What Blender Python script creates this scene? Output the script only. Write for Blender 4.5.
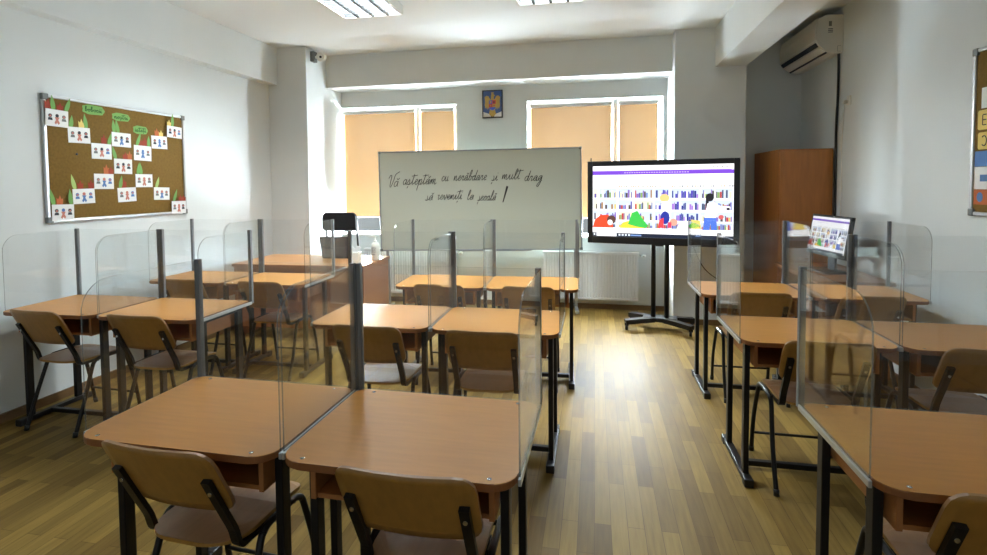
import bpy, bmesh, math, random
from mathutils import Vector, Matrix, Euler
random.seed(7)
for o in list(bpy.data.objects): bpy.data.objects.remove(o)
C = bpy.context.scene.collection
S = bpy.context.scene

# ------------------------------------------------------------------ camera
cd = bpy.data.cameras.new('camera'); cam = bpy.data.objects.new('camera', cd); C.objects.link(cam)
F_PX, YAW, PITCH, ROLL = 512.86, 0.195, 0.043, -0.008
cd.sensor_width = 36; cd.lens = F_PX / 987 * 36; cd.shift_y = -(277.5 - 206.3) / 987
cd.clip_start = 0.02
fw = Vector((-math.sin(YAW) * math.cos(PITCH), math.cos(YAW) * math.cos(PITCH), -math.sin(PITCH)))
r0 = Vector((math.cos(YAW), math.sin(YAW), 0)); u0 = r0.cross(fw)
rr = math.cos(ROLL) * r0 + math.sin(ROLL) * u0; uu = -math.sin(ROLL) * r0 + math.cos(ROLL) * u0
cam.matrix_world = Matrix(((rr.x, uu.x, -fw.x, 0), (rr.y, uu.y, -fw.y, 0), (rr.z, uu.z, -fw.z, 1.518), (0, 0, 0, 1)))
S.camera = cam

# ------------------------------------------------------------------ world, daylight, exposure
SKY_STRENGTH = 0.26
WINDOW_W = (3100, 3100)
LAMP_W = 112
EXPOSURE = 0.6
w = bpy.data.worlds.new('world'); S.world = w; w.use_nodes = True
bg = w.node_tree.nodes['Background']; bg.inputs[0].default_value = (0.9, 0.98, 1.0, 1); bg.inputs[1].default_value = SKY_STRENGTH
vs = S.view_settings
vs.view_transform = 'Standard'; vs.look = 'None'; vs.gamma = 1; vs.use_curve_mapping = False; vs.exposure = EXPOSURE
S.cycles.max_bounces = 10; S.cycles.diffuse_bounces = 5; S.cycles.glossy_bounces = 4
S.cycles.transparent_max_bounces = 64; S.cycles.transmission_bounces = 6
S.cycles.caustics_reflective = False; S.cycles.caustics_refractive = False
S.cycles.sample_clamp_indirect = 6

def area(name, loc, rot, sx, sy, watts, col=(1, 1, 1)):
    l = bpy.data.lights.new(name, 'AREA'); l.shape = 'RECTANGLE'; l.size = sx; l.size_y = sy; l.energy = watts; l.color = col
    o = bpy.data.objects.new(name, l); C.objects.link(o); o.location = loc; o.rotation_euler = rot
    return o
# daylight outside the two windows, shining in (-Y)
area('daylight', (-2.5, 6.65, 1.40), (-math.pi / 2, 0, 0), 2.0, 2.6, WINDOW_W[0], (0.83, 0.935, 1.0))
area('daylight', (0.0, 6.65, 1.40), (-math.pi / 2, 0, 0), 2.0, 2.6, WINDOW_W[1], (0.83, 0.935, 1.0))

# ------------------------------------------------------------------ materials
def lin(c):
    if isinstance(c, str): c = tuple(int(c[i:i + 2], 16) for i in (0, 2, 4))
    return tuple(((v / 255) / 12.92 if v / 255 <= 0.04045 else ((v / 255 + 0.055) / 1.055) ** 2.4) for v in c) + (1,)
def mat(name, col, rough=0.5, metal=0.0, spec=0.5, noise=0.0, nscale=8.0, bump=0.0, coat=0.0, stretch=None, emit=None, estr=0):
    m = bpy.data.materials.new(name); m.use_nodes = True; nt = m.node_tree; b = nt.nodes['Principled BSDF']
    c = lin(col); b.inputs['Base Color'].default_value = c; b.inputs['Roughness'].default_value = rough
    b.inputs['Metallic'].default_value = metal; b.inputs['Specular IOR Level'].default_value = spec
    b.inputs['Coat Weight'].default_value = coat; b.inputs['Coat Roughness'].default_value = 0.15
    if emit: b.inputs['Emission Color'].default_value = lin(emit); b.inputs['Emission Strength'].default_value = estr
    if noise or bump:
        tc = nt.nodes.new('ShaderNodeTexCoord'); mp = nt.nodes.new('ShaderNodeMapping'); nz = nt.nodes.new('ShaderNodeTexNoise')
        nt.links.new(tc.outputs['Object'], mp.inputs[0]); nt.links.new(mp.outputs[0], nz.inputs['Vector'])
        if stretch: mp.inputs['Scale'].default_value = stretch
        nz.inputs['Scale'].default_value = nscale; nz.inputs['Detail'].default_value = 5
        if noise:
            rp = nt.nodes.new('ShaderNodeValToRGB'); nt.links.new(nz.outputs['Fac'], rp.inputs[0])
            rp.color_ramp.elements[0].position = 0.3; rp.color_ramp.elements[1].position = 0.7
            rp.color_ramp.elements[0].color = tuple(v * (1 - noise) for v in c[:3]) + (1,)
            rp.color_ramp.elements[1].color = tuple(min(1, v * (1 + noise)) for v in c[:3]) + (1,)
            nt.links.new(rp.outputs[0], b.inputs['Base Color'])
        if bump:
            bp = nt.nodes.new('ShaderNodeBump'); bp.inputs['Strength'].default_value = bump; bp.inputs['Distance'].default_value = 0.005
            nt.links.new(nz.outputs['Fac'], bp.inputs['Height']); nt.links.new(bp.outputs[0], b.inputs['Normal'])
    return m
M = {}
M['wall'] = mat('wall paint', (228, 234, 235), 0.75, spec=0.25, noise=0.015, nscale=3, bump=0.02)
M['ceiling'] = mat('ceiling paint', (236, 241, 243), 0.8, spec=0.2)
M['base'] = mat('oak baseboard', (112, 84, 52), 0.45, noise=0.15, nscale=6, stretch=(1, 1, 8))
M['desk'] = mat('beech laminate', (200, 139, 66), 0.36, spec=0.5, noise=0.05, nscale=7, stretch=(1, 9, 9))
M['desk_edge'] = mat('brown desk edge', (136, 84, 44), 0.4)
M['box_wood'] = mat('beech board', (166, 108, 58), 0.45, noise=0.06, nscale=6, stretch=(1, 9, 9))
M['ply'] = mat('beech plywood', (164, 119, 54), 0.36, spec=0.5, noise=0.1, nscale=5, stretch=(9, 9, 1))
M['seat_ply'] = mat('greyer seat plywood', (164, 124, 84), 0.33, spec=0.6, noise=0.08, nscale=5, stretch=(9, 1, 1))  # greyer and less saturated than the backrest plywood
M['black_metal'] = mat('black painted steel', (19, 18, 20), 0.4, spec=0.35)
M['black_plastic'] = mat('black plastic', (18, 18, 20), 0.4)
M['black_fabric'] = mat('black fabric', (14, 14, 17), 0.9, noise=0.1, nscale=200, bump=0.2)
M['alu'] = mat('aluminium profile', (158, 164, 170), 0.38, metal=0.75)
M['alu_dark'] = mat('grey aluminium post', (124, 128, 132), 0.45, metal=0.1)
M['alu_bright'] = mat('bright aluminium', (205, 208, 210), 0.3, metal=0.7)
M['grey_plastic'] = mat('grey plastic', (110, 114, 114), 0.5)
M['chrome'] = mat('chrome', (215, 215, 215), 0.15, metal=1)
M['white_plastic'] = mat('white plastic', (232, 232, 226), 0.35)
M['ac_white'] = mat('air conditioner white', (226, 224, 214), 0.35)
M['white_enamel'] = mat('white enamel', (244, 247, 250), 0.3)
M['frame_white'] = mat('white window frame', (244, 246, 246), 0.3)
M['whiteboard'] = mat('whiteboard surface', (206, 214, 204), 0.16, spec=0.5)
M['ink'] = mat('black marker ink', (14, 14, 18), 0.5)
M['cork'] = mat('cork', (116, 89, 40), 0.85, spec=0.2, noise=0.12, nscale=60, bump=0.1)
M['paper'] = mat('white paper', (240, 240, 240), 0.8, spec=0.2)
M['green'] = mat('green paper', (116, 164, 88), 0.8); M['green_dk'] = mat('dark green ink', (50, 96, 44), 0.8)
M['pale_green'] = mat('pale green paper', (168, 196, 116), 0.8)
M['red'] = mat('red paper', (152, 56, 34), 0.8); M['orange'] = mat('orange paper', (186, 100, 56), 0.8)
M['yellow'] = mat('yellow paper', (232, 204, 120), 0.8); M['blue'] = mat('blue print', (92, 130, 188), 0.8)
M['skin'] = mat('pink print', (204, 130, 116), 0.8); M['dark'] = mat('dark print', (50, 54, 66), 0.8)
M['cabinet'] = mat('cherry laminate', (166, 104, 46), 0.42, noise=0.12, nscale=4, stretch=(8, 8, 1))
M['tdesk'] = mat('cherry desk laminate', (150, 94, 54), 0.4, noise=0.08, nscale=5, stretch=(1, 8, 8))
M['tdesk_top'] = mat('beech desk laminate', (200, 140, 84), 0.3, noise=0.06, nscale=5, stretch=(1, 8, 8))
M['gold'] = mat('gold print', (180, 146, 66), 0.5); M['emblem_blue'] = mat('deep blue enamel', (44, 74, 128), 0.4)
M['em_red'] = mat('red print', (190, 40, 44), 0.5); M['em_blue'] = mat('blue enamel', (50, 80, 180), 0.5)
M['laptop_lid'] = mat('dark glossy laptop lid', (52, 60, 68), 0.12, spec=0.6)
M['caster'] = mat('caster rubber', (16, 16, 16), 0.6)
M['lamp_white'] = mat('lamp housing', (238, 240, 240), 0.4)
M['tube'] = mat('fluorescent tube', (255, 255, 255), 0.5, emit=(245, 250, 255), estr=5)
M['louver'] = mat('shade-darkened lamp louver', (52, 54, 56), 0.5)  # shade put into the colour: blades read as dark dashes against the glare

def floor_material():
    m = bpy.data.materials.new('oak strip parquet'); m.use_nodes = True; nt = m.node_tree; b = nt.nodes['Principled BSDF']
    N = nt.nodes.new; L = nt.links.new
    tc = N('ShaderNodeTexCoord'); mp = N('ShaderNodeMapping'); mp.inputs['Rotation'].default_value = (0, 0, math.radians(90))
    L(tc.outputs['Object'], mp.inputs[0])
    def brick(seed, bw, c1, c2):
        br = N('ShaderNodeTexBrick'); L(mp.outputs[0], br.inputs['Vector'])
        br.inputs['Scale'].default_value = 1; br.inputs['Brick Width'].default_value = bw; br.inputs['Row Height'].default_value = 0.072
        br.inputs['Mortar Size'].default_value = 0.0012; br.inputs['Mortar Smooth'].default_value = 0.3; br.offset = seed
        br.inputs['Color1'].default_value = c1; br.inputs['Color2'].default_value = c2; br.inputs['Mortar'].default_value = lin((92, 70, 34)); br.inputs['Bias'].default_value = 0
        return br
    b1 = brick(0.37, 0.52, lin((150, 124, 66)), lin((110, 87, 44)))
    nz = N('ShaderNodeTexNoise'); mp2 = N('ShaderNodeMapping'); mp2.inputs['Scale'].default_value = (40, 3, 1); L(tc.outputs['Object'], mp2.inputs[0]); L(mp2.outputs[0], nz.inputs['Vector'])
    nz.inputs['Scale'].default_value = 1.4; nz.inputs['Detail'].default_value = 6
    rp = N('ShaderNodeValToRGB'); rp.color_ramp.elements[0].position = 0.3; rp.color_ramp.elements[1].position = 0.72
    rp.color_ramp.elements[0].color = (0.70, 0.66, 0.6, 1); rp.color_ramp.elements[1].color = (1.08, 1.06, 1.02, 1); L(nz.outputs['Fac'], rp.inputs[0])
    mx = N('ShaderNodeMix'); mx.data_type = 'RGBA'; mx.blend_type = 'MULTIPLY'; mx.inputs['Factor'].default_value = 0.8
    L(b1.outputs['Color'], mx.inputs['A']); L(rp.outputs[0], mx.inputs['B']); L(mx.outputs['Result'], b.inputs['Base Color'])
    nz2 = N('ShaderNodeTexNoise'); nz2.inputs['Scale'].default_value = 2.2; nz2.inputs['Detail'].default_value = 4; L(tc.outputs['Object'], nz2.inputs['Vector'])
    mr = N('ShaderNodeMapRange'); mr.inputs['To Min'].default_value = 0.44; mr.inputs['To Max'].default_value = 0.58; L(nz2.outputs['Fac'], mr.inputs['Value']); L(mr.outputs[0], b.inputs['Roughness'])
    b.inputs['Specular IOR Level'].default_value = 0.13
    bp = N('ShaderNodeBump'); bp.inputs['Strength'].default_value = 0.12; bp.inputs['Distance'].default_value = 0.002; L(nz.outputs['Fac'], bp.inputs['Height']); L(bp.outputs[0], b.inputs['Normal'])
    return m
M['floor'] = floor_material()

def pane_material(name, tint, fres=1.49, haze=0.0, hazecol=(0.8, 0.82, 0.84, 1)):
    m = bpy.data.materials.new(name); m.use_nodes = True; nt = m.node_tree; nt.nodes.clear(); N = nt.nodes.new; L = nt.links.new
    out = N('ShaderNodeOutputMaterial'); tr = N('ShaderNodeBsdfTransparent'); tr.inputs[0].default_value = tint
    gl = N('ShaderNodeBsdfGlossy'); gl.inputs['Roughness'].default_value = 0.0; gl.inputs[0].default_value = (1, 1, 1, 1)
    df = N('ShaderNodeBsdfDiffuse'); df.inputs[0].default_value = hazecol
    fr = N('ShaderNodeFresnel'); fr.inputs[0].default_value = fres
    m1 = N('ShaderNodeMixShader'); m1.inputs[0].default_value = haze; L(tr.outputs[0], m1.inputs[1]); L(df.outputs[0], m1.inputs[2])
    ge = N('ShaderNodeNewGeometry'); ir = N('ShaderNodeMapRange'); L(ge.outputs['Backfacing'], ir.inputs['Value'])
    ir.inputs['To Min'].default_value = fres; ir.inputs['To Max'].default_value = 1 / fres; L(ir.outputs[0], fr.inputs[0])   # same air-to-acrylic reflectance from both sides of a face
    m2 = N('ShaderNodeMixShader'); L(fr.outputs[0], m2.inputs[0]); L(m1.outputs[0], m2.inputs[1]); L(gl.outputs[0], m2.inputs[2])
    L(m2.outputs[0], out.inputs[0]); return m
M['pane'] = pane_material('clear acrylic sheet', (0.978, 0.984, 0.985, 1), 1.47, 0.004)
M['pane_edge'] = pane_material('acrylic cut edge', (0.66, 0.69, 0.69, 1), 1.45, 0.3, (0.5, 0.54, 0.55, 1))
M['glass'] = pane_material('window glass', (0.96, 0.97, 0.97, 1), 1.45)
def blind_material():
    m = bpy.data.materials.new('orange roller blind cloth'); m.use_nodes = True; nt = m.node_tree; nt.nodes.clear(); N = nt.nodes.new; L = nt.links.new
    out = N('ShaderNodeOutputMaterial'); t = N('ShaderNodeBsdfTranslucent'); d = N('ShaderNodeBsdfDiffuse'); a = N('ShaderNodeMixShader')
    t.inputs[0].default_value = (0.108, 0.0915, 0.071, 1); d.inputs[0].default_value = lin((224, 168, 104)); a.inputs[0].default_value = 0.5
    L(t.outputs[0], a.inputs[1]); L(d.outputs[0], a.inputs[2]); L(a.outputs[0], out.inputs[0]); return m
M['blind'] = blind_material()
def screen_material(name, strength):
    m = bpy.data.materials.new(name); m.use_nodes = True; nt = m.node_tree; b = nt.nodes['Principled BSDF']
    at = nt.nodes.new('ShaderNodeVertexColor'); at.layer_name = 'Col'
    b.inputs['Base Color'].default_value = (0.01, 0.01, 0.01, 1); b.inputs['Roughness'].default_value = 0.25
    nt.links.new(at.outputs[0], b.inputs['Emission Color']); b.inputs['Emission Strength'].default_value = strength; return m
M['screen'] = screen_material('lit display', 1.15); M['screen_dim'] = screen_material('lit monitor', 0.62)

# ------------------------------------------------------------------ mesh helpers
class MB:
    def __init__(s): s.bm = bmesh.new(); s.mats = []
    def mi(s, m):
        if m not in s.mats: s.mats.append(m)
        return s.mats.index(m)
    def _new(s, fs, m, smooth=False):
        i = s.mi(m)
        for f in fs: f.material_index = i; f.smooth = smooth
    def box(s, x0, x1, y0, y1, z0, z1, m, bevel=0.0, mtx=None):
        t = bmesh.new(); bmesh.ops.create_cube(t, size=1)
        for v in t.verts: v.co = Vector((x0 + (v.co.x + .5) * (x1 - x0), y0 + (v.co.y + .5) * (y1 - y0), z0 + (v.co.z + .5) * (z1 - z0)))
        if bevel: bmesh.ops.bevel(t, geom=t.edges[:], offset=bevel, segments=2, affect='EDGES', profile=0.5)
        return s._merge(t, m, mtx, False)
    def _merge(s, t, m, mtx=None, smooth=False):
        if mtx is not None: bmesh.ops.transform(t, matrix=mtx, verts=t.verts[:])
        vm = {v: s.bm.verts.new(v.co) for v in t.verts}
        fs = [s.bm.faces.new([vm[v] for v in f.verts]) for f in t.faces]
        s._new(fs, m, smooth); t.free(); return fs
    def prism(s, pts, axis, a0, a1, m, edge=None, bevel=0.0, smooth=False):
        """closed outline pts (2D), extruded along axis ('x','y','z') from a0 to a1"""
        def P(p, a): return {'x': (a, p[0], p[1]), 'y': (p[0], a, p[1]), 'z': (p[0], p[1], a)}[axis]
        t = bmesh.new(); lo = [t.verts.new(P(p, a0)) for p in pts]; hi = [t.verts.new(P(p, a1)) for p in pts]
        t.faces.new(lo[::-1]); t.faces.new(hi); n = len(pts)
        for i in range(n): t.faces.new((lo[i], lo[(i + 1) % n], hi[(i + 1) % n], hi[i]))
        if bevel:
            es = [e for e in t.edges if (e.verts[0] in lo) == (e.verts[1] in lo)]
            bmesh.ops.bevel(t, geom=es, offset=bevel, segments=2, affect='EDGES', profile=0.5)
        bmesh.ops.recalc_face_normals(t, faces=t.faces[:])
        fs = s._merge(t, m)
        if edge:
            j = s.mi(edge); k = 'xyz'.index(axis)
            for f in fs:
                f.normal_update()
                if abs(f.normal[k]) < 0.9: f.material_index = j
        return fs
    def tube(s, pts, r, m, n=8, smooth=True, closed=False, rect=None, cap=True):
        """sweep round (radius r, may be a list) or rect=(w,h) section along pts"""
        pts = [Vector(p) for p in pts]; rings = []
        up = None
        for i, p in enumerate(pts):
            a = pts[i - 1] if i > 0 else (pts[-1] if closed else None); b = pts[i + 1] if i < len(pts) - 1 else (pts[0] if closed else None)
            d = ((p - a).normalized() if a else Vector()) + ((b - p).normalized() if b else Vector())
            d = d.normalized()
            if up is None:
                up = Vector((0, 0, 1)) if abs(d.z) < 0.9 else Vector((0, 1, 0))
            x = up.cross(d)
            x = x.normalized() if x.length > 1e-5 else Vector((1, 0, 0)); y = d.cross(x); up = y
            ri = r[i] if isinstance(r, (list, tuple)) else r
            if rect: sec = [(-rect[0] / 2, -rect[1] / 2), (rect[0] / 2, -rect[1] / 2), (rect[0] / 2, rect[1] / 2), (-rect[0] / 2, rect[1] / 2)]
            else: sec = [(ri * math.cos(2 * math.pi * k / n), ri * math.sin(2 * math.pi * k / n)) for k in range(n)]
            rings.append([s.bm.verts.new(p + x * u + y * v) for u, v in sec])
        k = len(rings[0]); fs = []
        for i in range(len(rings) if closed else len(rings) - 1):
            A = rings[i]; B = rings[(i + 1) % len(rings)]
            for j in range(k): fs.append(s.bm.faces.new((A[j], A[(j + 1) % k], B[(j + 1) % k], B[j])))
        s._new(fs, m, smooth and not rect)
        if cap and not closed: s._new([s.bm.faces.new(rings[0][::-1]), s.bm.faces.new(rings[-1])], m)
    def lathe(s, prof, m, n=20, center=(0, 0, 0)):
        c = Vector(center); rings = [[s.bm.verts.new(c + Vector((r * math.cos(2 * math.pi * k / n), r * math.sin(2 * math.pi * k / n), z))) for k in range(n)] for r, z in prof]
        fs = []
        for A, B in zip(rings, rings[1:]):
            for j in range(n): fs.append(s.bm.faces.new((A[j], A[(j + 1) % n], B[(j + 1) % n], B[j])))
        s._new(fs, m, True); s._new([s.bm.faces.new(rings[0][::-1]), s.bm.faces.new(rings[-1])], m)
    def build(s, name, parent=None, smooth_angle=None):
        me = bpy.data.meshes.new(name); bmesh.ops.recalc_face_normals(s.bm, faces=s.bm.faces[:]) if False else None
        s.bm.to_mesh(me); s.bm.free()
        for m in s.mats: me.materials.append(M[m])
        o = bpy.data.objects.new(name, me); C.objects.link(o)
        if parent: o.parent = parent
        return o
def rrect(x0, x1, y0, y1, r, n=6):
    """rounded rectangle outline; r = radius or (bl, br, tr, tl)"""
    if not isinstance(r, (tuple, list)): r = (r,) * 4
    out = []
    for (cx, cy, a0, q) in ((x0, y0, 180, r[0]), (x1, y0, 270, r[1]), (x1, y1, 0, r[2]), (x0, y1, 90, r[3])):
        sx = 1 if cx == x0 else -1; sy = 1 if cy == y0 else -1
        if q <= 0: out.append((cx, cy)); continue
        for k in range(n + 1):
            a = math.radians(a0 + 90 * k / n); out.append((cx + sx * q + q * math.cos(a), cy + sy * q + q * math.sin(a)))
    return out
def spline(pts, k=6, closed=False):
    P = [Vector(p if len(p) == 3 else (p[0], p[1], 0)) for p in pts]; out = []; n = len(P)
    for i in range(n if closed else n - 1):
        p0 = P[(i - 1) % n] if closed or i > 0 else P[0]; p1 = P[i]; p2 = P[(i + 1) % n]; p3 = P[(i + 2) % n] if closed or i + 2 < n else P[n - 1]
        for j in range(k):
            t = j / k
            out.append(0.5 * ((2 * p1) + (p2 - p0) * t + (2 * p0 - 5 * p1 + 4 * p2 - p3) * t * t + (3 * p1 - p0 - 3 * p2 + p3) * t ** 3))
    if not closed: out.append(P[-1])
    return out
def thing(name, label, cat, loc=(0, 0, 0), rz=0.0, group=None):
    o = bpy.data.objects.new(name, None); C.objects.link(o); o.location = loc; o.rotation_euler = (0, 0, rz); o.empty_display_size = 0.1
    return tag(o, label, cat, group)
def tag(o, label, cat, group=None):
    o['label'] = label; o['category'] = cat
    if group: o['group'] = group
    return o
def struct(o): o['kind'] = 'structure'; return o
def copy_tree(o, parent=None):
    c = o.copy(); C.objects.link(c)
    if parent: c.parent = parent
    for ch in [x for x in bpy.data.objects if x.parent is o]: copy_tree(ch, c)
    return c
def place(proto, used, loc, rz, label):
    o = proto if not used else copy_tree(proto)
    o.location = loc; o.rotation_euler = (0, 0, rz); o['label'] = label; return o

# ------------------------------------------------------------------ room shell
LX, RX, BY, HZ, FY = -3.77, 2.25, 6.30, 3.13, -1.6
b = MB(); b.box(LX - .1, RX + .1, FY, BY + .25, -0.1, 0, 'floor'); struct(b.build('floor'))
b = MB(); b.box(LX - .1, RX + .1, FY, BY + .25, HZ, HZ + .1, 'ceiling'); struct(b.build('ceiling'))
b = MB(); b.box(LX - .1, LX, FY, BY + .25, 0, HZ, 'wall'); struct(b.build('wall_left'))
b = MB(); b.box(RX, RX + .1, FY, BY + .25, 0, HZ, 'wall'); struct(b.build('wall_right'))
W1 = (-3.295, -1.712); W2 = (-0.812, 0.782); WZ = (0.86, 2.53); WT = 0.25
b = MB()
for x0, x1 in ((LX, W1[0]), (W1[1], W2[0]), (W2[1], RX)): b.box(x0, x1, BY, BY + WT, 0, HZ, 'wall')
for x0, x1 in (W1, W2): b.box(x0, x1, BY, BY + WT, 0, WZ[0], 'wall'); b.box(x0, x1, BY, BY + WT, WZ[1], HZ, 'wall')
struct(b.build('wall_back'))
b = MB(); b.box(-3.28, 0.83, 5.93, BY, 2.735, HZ, 'wall'); struct(b.build('ceiling_beam'))
b = MB(); b.box(LX, -3.65, FY, 5.47, 2.70, HZ, 'wall', 0.004); struct(b.build('ceiling_beam'))
b = MB(); b.box(1.23, 1.535, FY, 5.75, 2.72, HZ, 'wall', 0.004); struct(b.build('ceiling_beam'))
b = MB(); b.box(LX, -3.28, 5.47, BY, 0, HZ, 'wall', 0.004); struct(b.build('wall_pillar'))
b = MB(); b.box(0.83, 1.535, 5.75, BY, 0, HZ, 'wall', 0.004); struct(b.build('wall_pillar'))
bb = lambda n, *a: (lambda m: (m.box(*a, 'base', 0.003), struct(m.build(n))))(MB())
bb('baseboard_left', LX, LX + .018, FY, 5.47, 0, .06)
bb('baseboard_right', RX - .018, RX, FY, BY, 0, .06)
bb('baseboard_back', -3.28, .83, BY - .018, BY, 0, .06)
bb('baseboard_back', .83, 1.535, 5.732, 5.75, 0, .06)
bb('baseboard_back', LX + .018, -3.28, 5.452, 5.47, 0, .06)

# windows (frame set .1 into the reveal), sashes, glass, sill
def window(name, x0, x1, mull):
    y = BY + .05; z0, z1 = WZ; f = .022
    root = bpy.data.objects.new(name, None); C.objects.link(root); root.location = ((x0 + x1) / 2, y, z0); root['kind'] = 'structure'
    inv = Matrix.Translation(-root.location)
    def P(mb, n): o = mb.build(n, root); o.data.transform(inv); return o
    b = MB()
    b.box(x0, x0 + f, y, y + .07, z0, z1, 'frame_white', .005); b.box(x1 - f, x1, y, y + .07, z0, z1, 'frame_white', .005)
    b.box(x0 + f, x1 - f, y, y + .07, z0, z0 + f, 'frame_white', .005); b.box(x0 + f, x1 - f, y, y + .07, z1 - f, z1, 'frame_white', .005)
    b.box(mull - .025, mull + .025, y - .01, y + .07, z0 + f, z1 - f, 'frame_white', .005); P(b, 'window_frame')
    for a, c in ((x0 + f, mull - .025), (mull + .025, x1 - f)):
        b = MB(); s = .02
        b.box(a, a + s, y + .005, y + .055, z0 + f, z1 - f, 'frame_white', .004); b.box(c - s, c, y + .005, y + .055, z0 + f, z1 - f, 'frame_white', .004)
        b.box(a + s, c - s, y + .005, y + .055, z0 + f, z0 + f + s, 'frame_white', .004); b.box(a + s, c - s, y + .005, y + .055, z1 - f - s, z1 - f, 'frame_white', .004)
        P(b, 'sash')
        b = MB(); b.box(a + s, c - s, y + .028, y + .034, z0 + f + s, z1 - f - s, 'glass'); P(b, 'glass_pane')
    b = MB(); b.box(x0 + .002, x1 - .002, BY - .06, y, z0, z0 + .025, 'frame_white', .006); P(b, 'window_sill')
    return root
window('window_1', W1[0], W1[1], -2.235); window('window_2', W2[0], W2[1], 0.243)
def blind(x0, x1, z0, z1, label):
    y = BY + .026
    t = thing('roller_blind', label, 'blind', ((x0 + x1) / 2, y, z1), 0, 'orange roller blinds on the back windows'); wd = (x1 - x0) / 2; h = z0 - z1
    b = MB(); b.box(-wd, wd, -.001, .0015, h, -.02, 'blind'); b.build('blind_cloth', t)
    b = MB(); b.box(-wd - .01, wd + .01, -.022, .012, -.03, .015, 'frame_white', .006); b.build('cassette', t)
    b = MB(); b.box(-wd, wd, -.006, .006, h - .016, h, 'frame_white', .003); b.build('bottom_bar', t)
blind(-3.25, -2.28, 1.11, 2.478, 'wide orange roller blind left of the whiteboard, behind the black chair')
blind(-2.185, -1.757, 1.11, 2.478, 'narrow orange roller blind above the whiteboard, left of the coat of arms')
blind(-0.768, 0.196, 1.11, 2.478, 'wide orange roller blind right of the coat of arms, behind whiteboard and big screen')
blind(0.292, 0.725, 1.11, 2.478, 'narrow orange roller blind above the big screen, beside the grey pillar')

# ------------------------------------------------------------------ ceiling lamps
def make_lamp():
    t = thing('ceiling_lamp', '', 'ceiling lamp', (0, 0, HZ), 0, 'louvred fluorescent ceiling lamps'); wx, ly, h = .275, .62, .085
    b = MB()
    for s in (-1, 1): b.box(s * wx - .008, s * wx + .008, -ly, ly, -h, 0, 'lamp_white', .003)
    for s in (-1, 1): b.box(-wx, wx, s * ly - .008, s * ly + .008, -h, 0, 'lamp_white', .003)
    b.box(-wx, wx, -ly, ly, -.012, -.001, 'lamp_white'); b.build('housing', t)
    for i in range(4):
        x = -.215 + i * .1433; b = MB(); b.tube([(x, -.58, -.036), (x, .58, -.036)], .013, 'tube', 10); b.build('fluorescent_tube', t)
    b = MB()
    for i in range(3): x = -.1433 + i * .1433; b.box(x - .012, x + .012, -ly + .01, ly - .01, -h + .002, -.05, 'louver')
    for i in range(20):
        y = -.58 + i * 1.16 / 19; b.box(-wx + .01, wx - .01, y - .004, y + .004, -h + .004, -.05, 'louver')
    b.build('louver', t)
    l = area('lamp_glow', (0, 0, -.018), (0, 0, 0), .5, 1.14, LAMP_W, (0.87, 0.97, 1.0)); l.parent = t
    return t
lp = make_lamp()
place(lp, 0, (-1.975, 3.82, HZ), 0, 'white louvred ceiling lamp nearer the cork board wall')
place(lp, 1, (-0.365, 3.82, HZ), 0, 'white louvred ceiling lamp at the top edge above the middle of the room')

# ------------------------------------------------------------------ school desks
DW, DD, DZ = 0.682, 0.515, 0.75
def make_desk():
    t = thing('school_desk', '', 'desk', (0, 0, 0), 0, 'wooden school desks with black legs')
    b = MB(); b.prism(rrect(-DW / 2, DW / 2, -DD / 2, DD / 2, (.07, .07, .035, .035), 7), 'z', DZ - .022, DZ, 'desk', 'desk_edge', .003); b.build('tabletop', t)
    for sx in (-1, 1):
        for sy in (-1, 1):
            b = MB(); x = sx * .27; y = sy * .235; b.lathe([(.0065, DZ - .0005), (.0065, DZ + .0015), (.003, DZ + .002)], 'chrome', 10, (x, y, 0)); b.build('screw', t)
        x = sx * (DW / 2 - .048)
        b = MB(); b.box(x - .02, x + .02, -.205, .275, .012, .04, 'black_metal', .004); f = b.build('foot_bar', t)
        for y in (-.18, .25):
            b = MB(); b.box(x - .022, x + .022, y - .026, y + .026, 0, .043, 'black_plastic', .005); b.build('foot_cap', f)
        for y in (-.125, .19):
            b = MB(); b.box(x - .013, x + .013, y - .02, y + .02, .04, DZ - .024, 'black_metal', .003); b.build('leg', t)
        b = MB(); b.box(x - .013, x + .013, -.105, .17, DZ - .055, DZ - .024, 'black_metal', .003); b.build('top_rail', t)
    xx = DW / 2 - .048 - .02
    b = MB(); b.box(-xx, xx, -.02, .01, .016, .044, 'black_metal', .003); b.build('stretcher', t)
    b = MB(); x = DW / 2 - .075; z0 = .605; z1 = DZ - .0225
    for s in (-1, 1): b.box(s * x - .008, s * x + .008, -.19, .2, z0, z1, 'box_wood', .001)
    b.box(-x + .008, x - .008, -.18, .2, z0, z0 + .014, 'box_wood'); b.box(-x + .008, x - .008, .186, .2, z0 + .014, z1, 'box_wood')
    b.build('book_shelf', t)
    return t
def make_shield():
    """clear U-shaped screen clamped to the edges of one desk"""
    t = thing('desk_screen', '', 'screen', (0, 0, DZ), 0, 'clear acrylic screens on the school desks'); H = .475; x = DW / 2 + .005; yf = DD / 2 + .0115; yn = -DD / 2 + .05; xp = DW / 2 - .0015
    b = MB(); b.box(-xp + .0105, xp - .0105, yf - .0075, yf - .0025, .0, H - .004, 'pane'); o = b.build('front_panel', t)
    edge_faces(o, 1)
    for s in (-1, 1):
        b = MB(); b.prism(rrect(yn, yf - .0105, -.0015, H - .004, (0, 0, 0, .10), 9), 'x', s * x - .0025, s * x + .0025, 'pane', 'pane_edge'); b.build('side_panel', t)
        b = MB(); b.box(s * xp - .0105, s * xp + .0105, yf - .0105, yf + .0105, -.02, H, 'alu_dark', .002); b.build('post', t)
        b = MB(); b.box(min(s * (x - .004), s * (x + .0048)), max(s * (x - .004), s * (x + .0048)), yn - .005, yf - .0107, -.025, -.006, 'alu_bright', .0015); b.build('bottom_rail', t)
    return t
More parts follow.
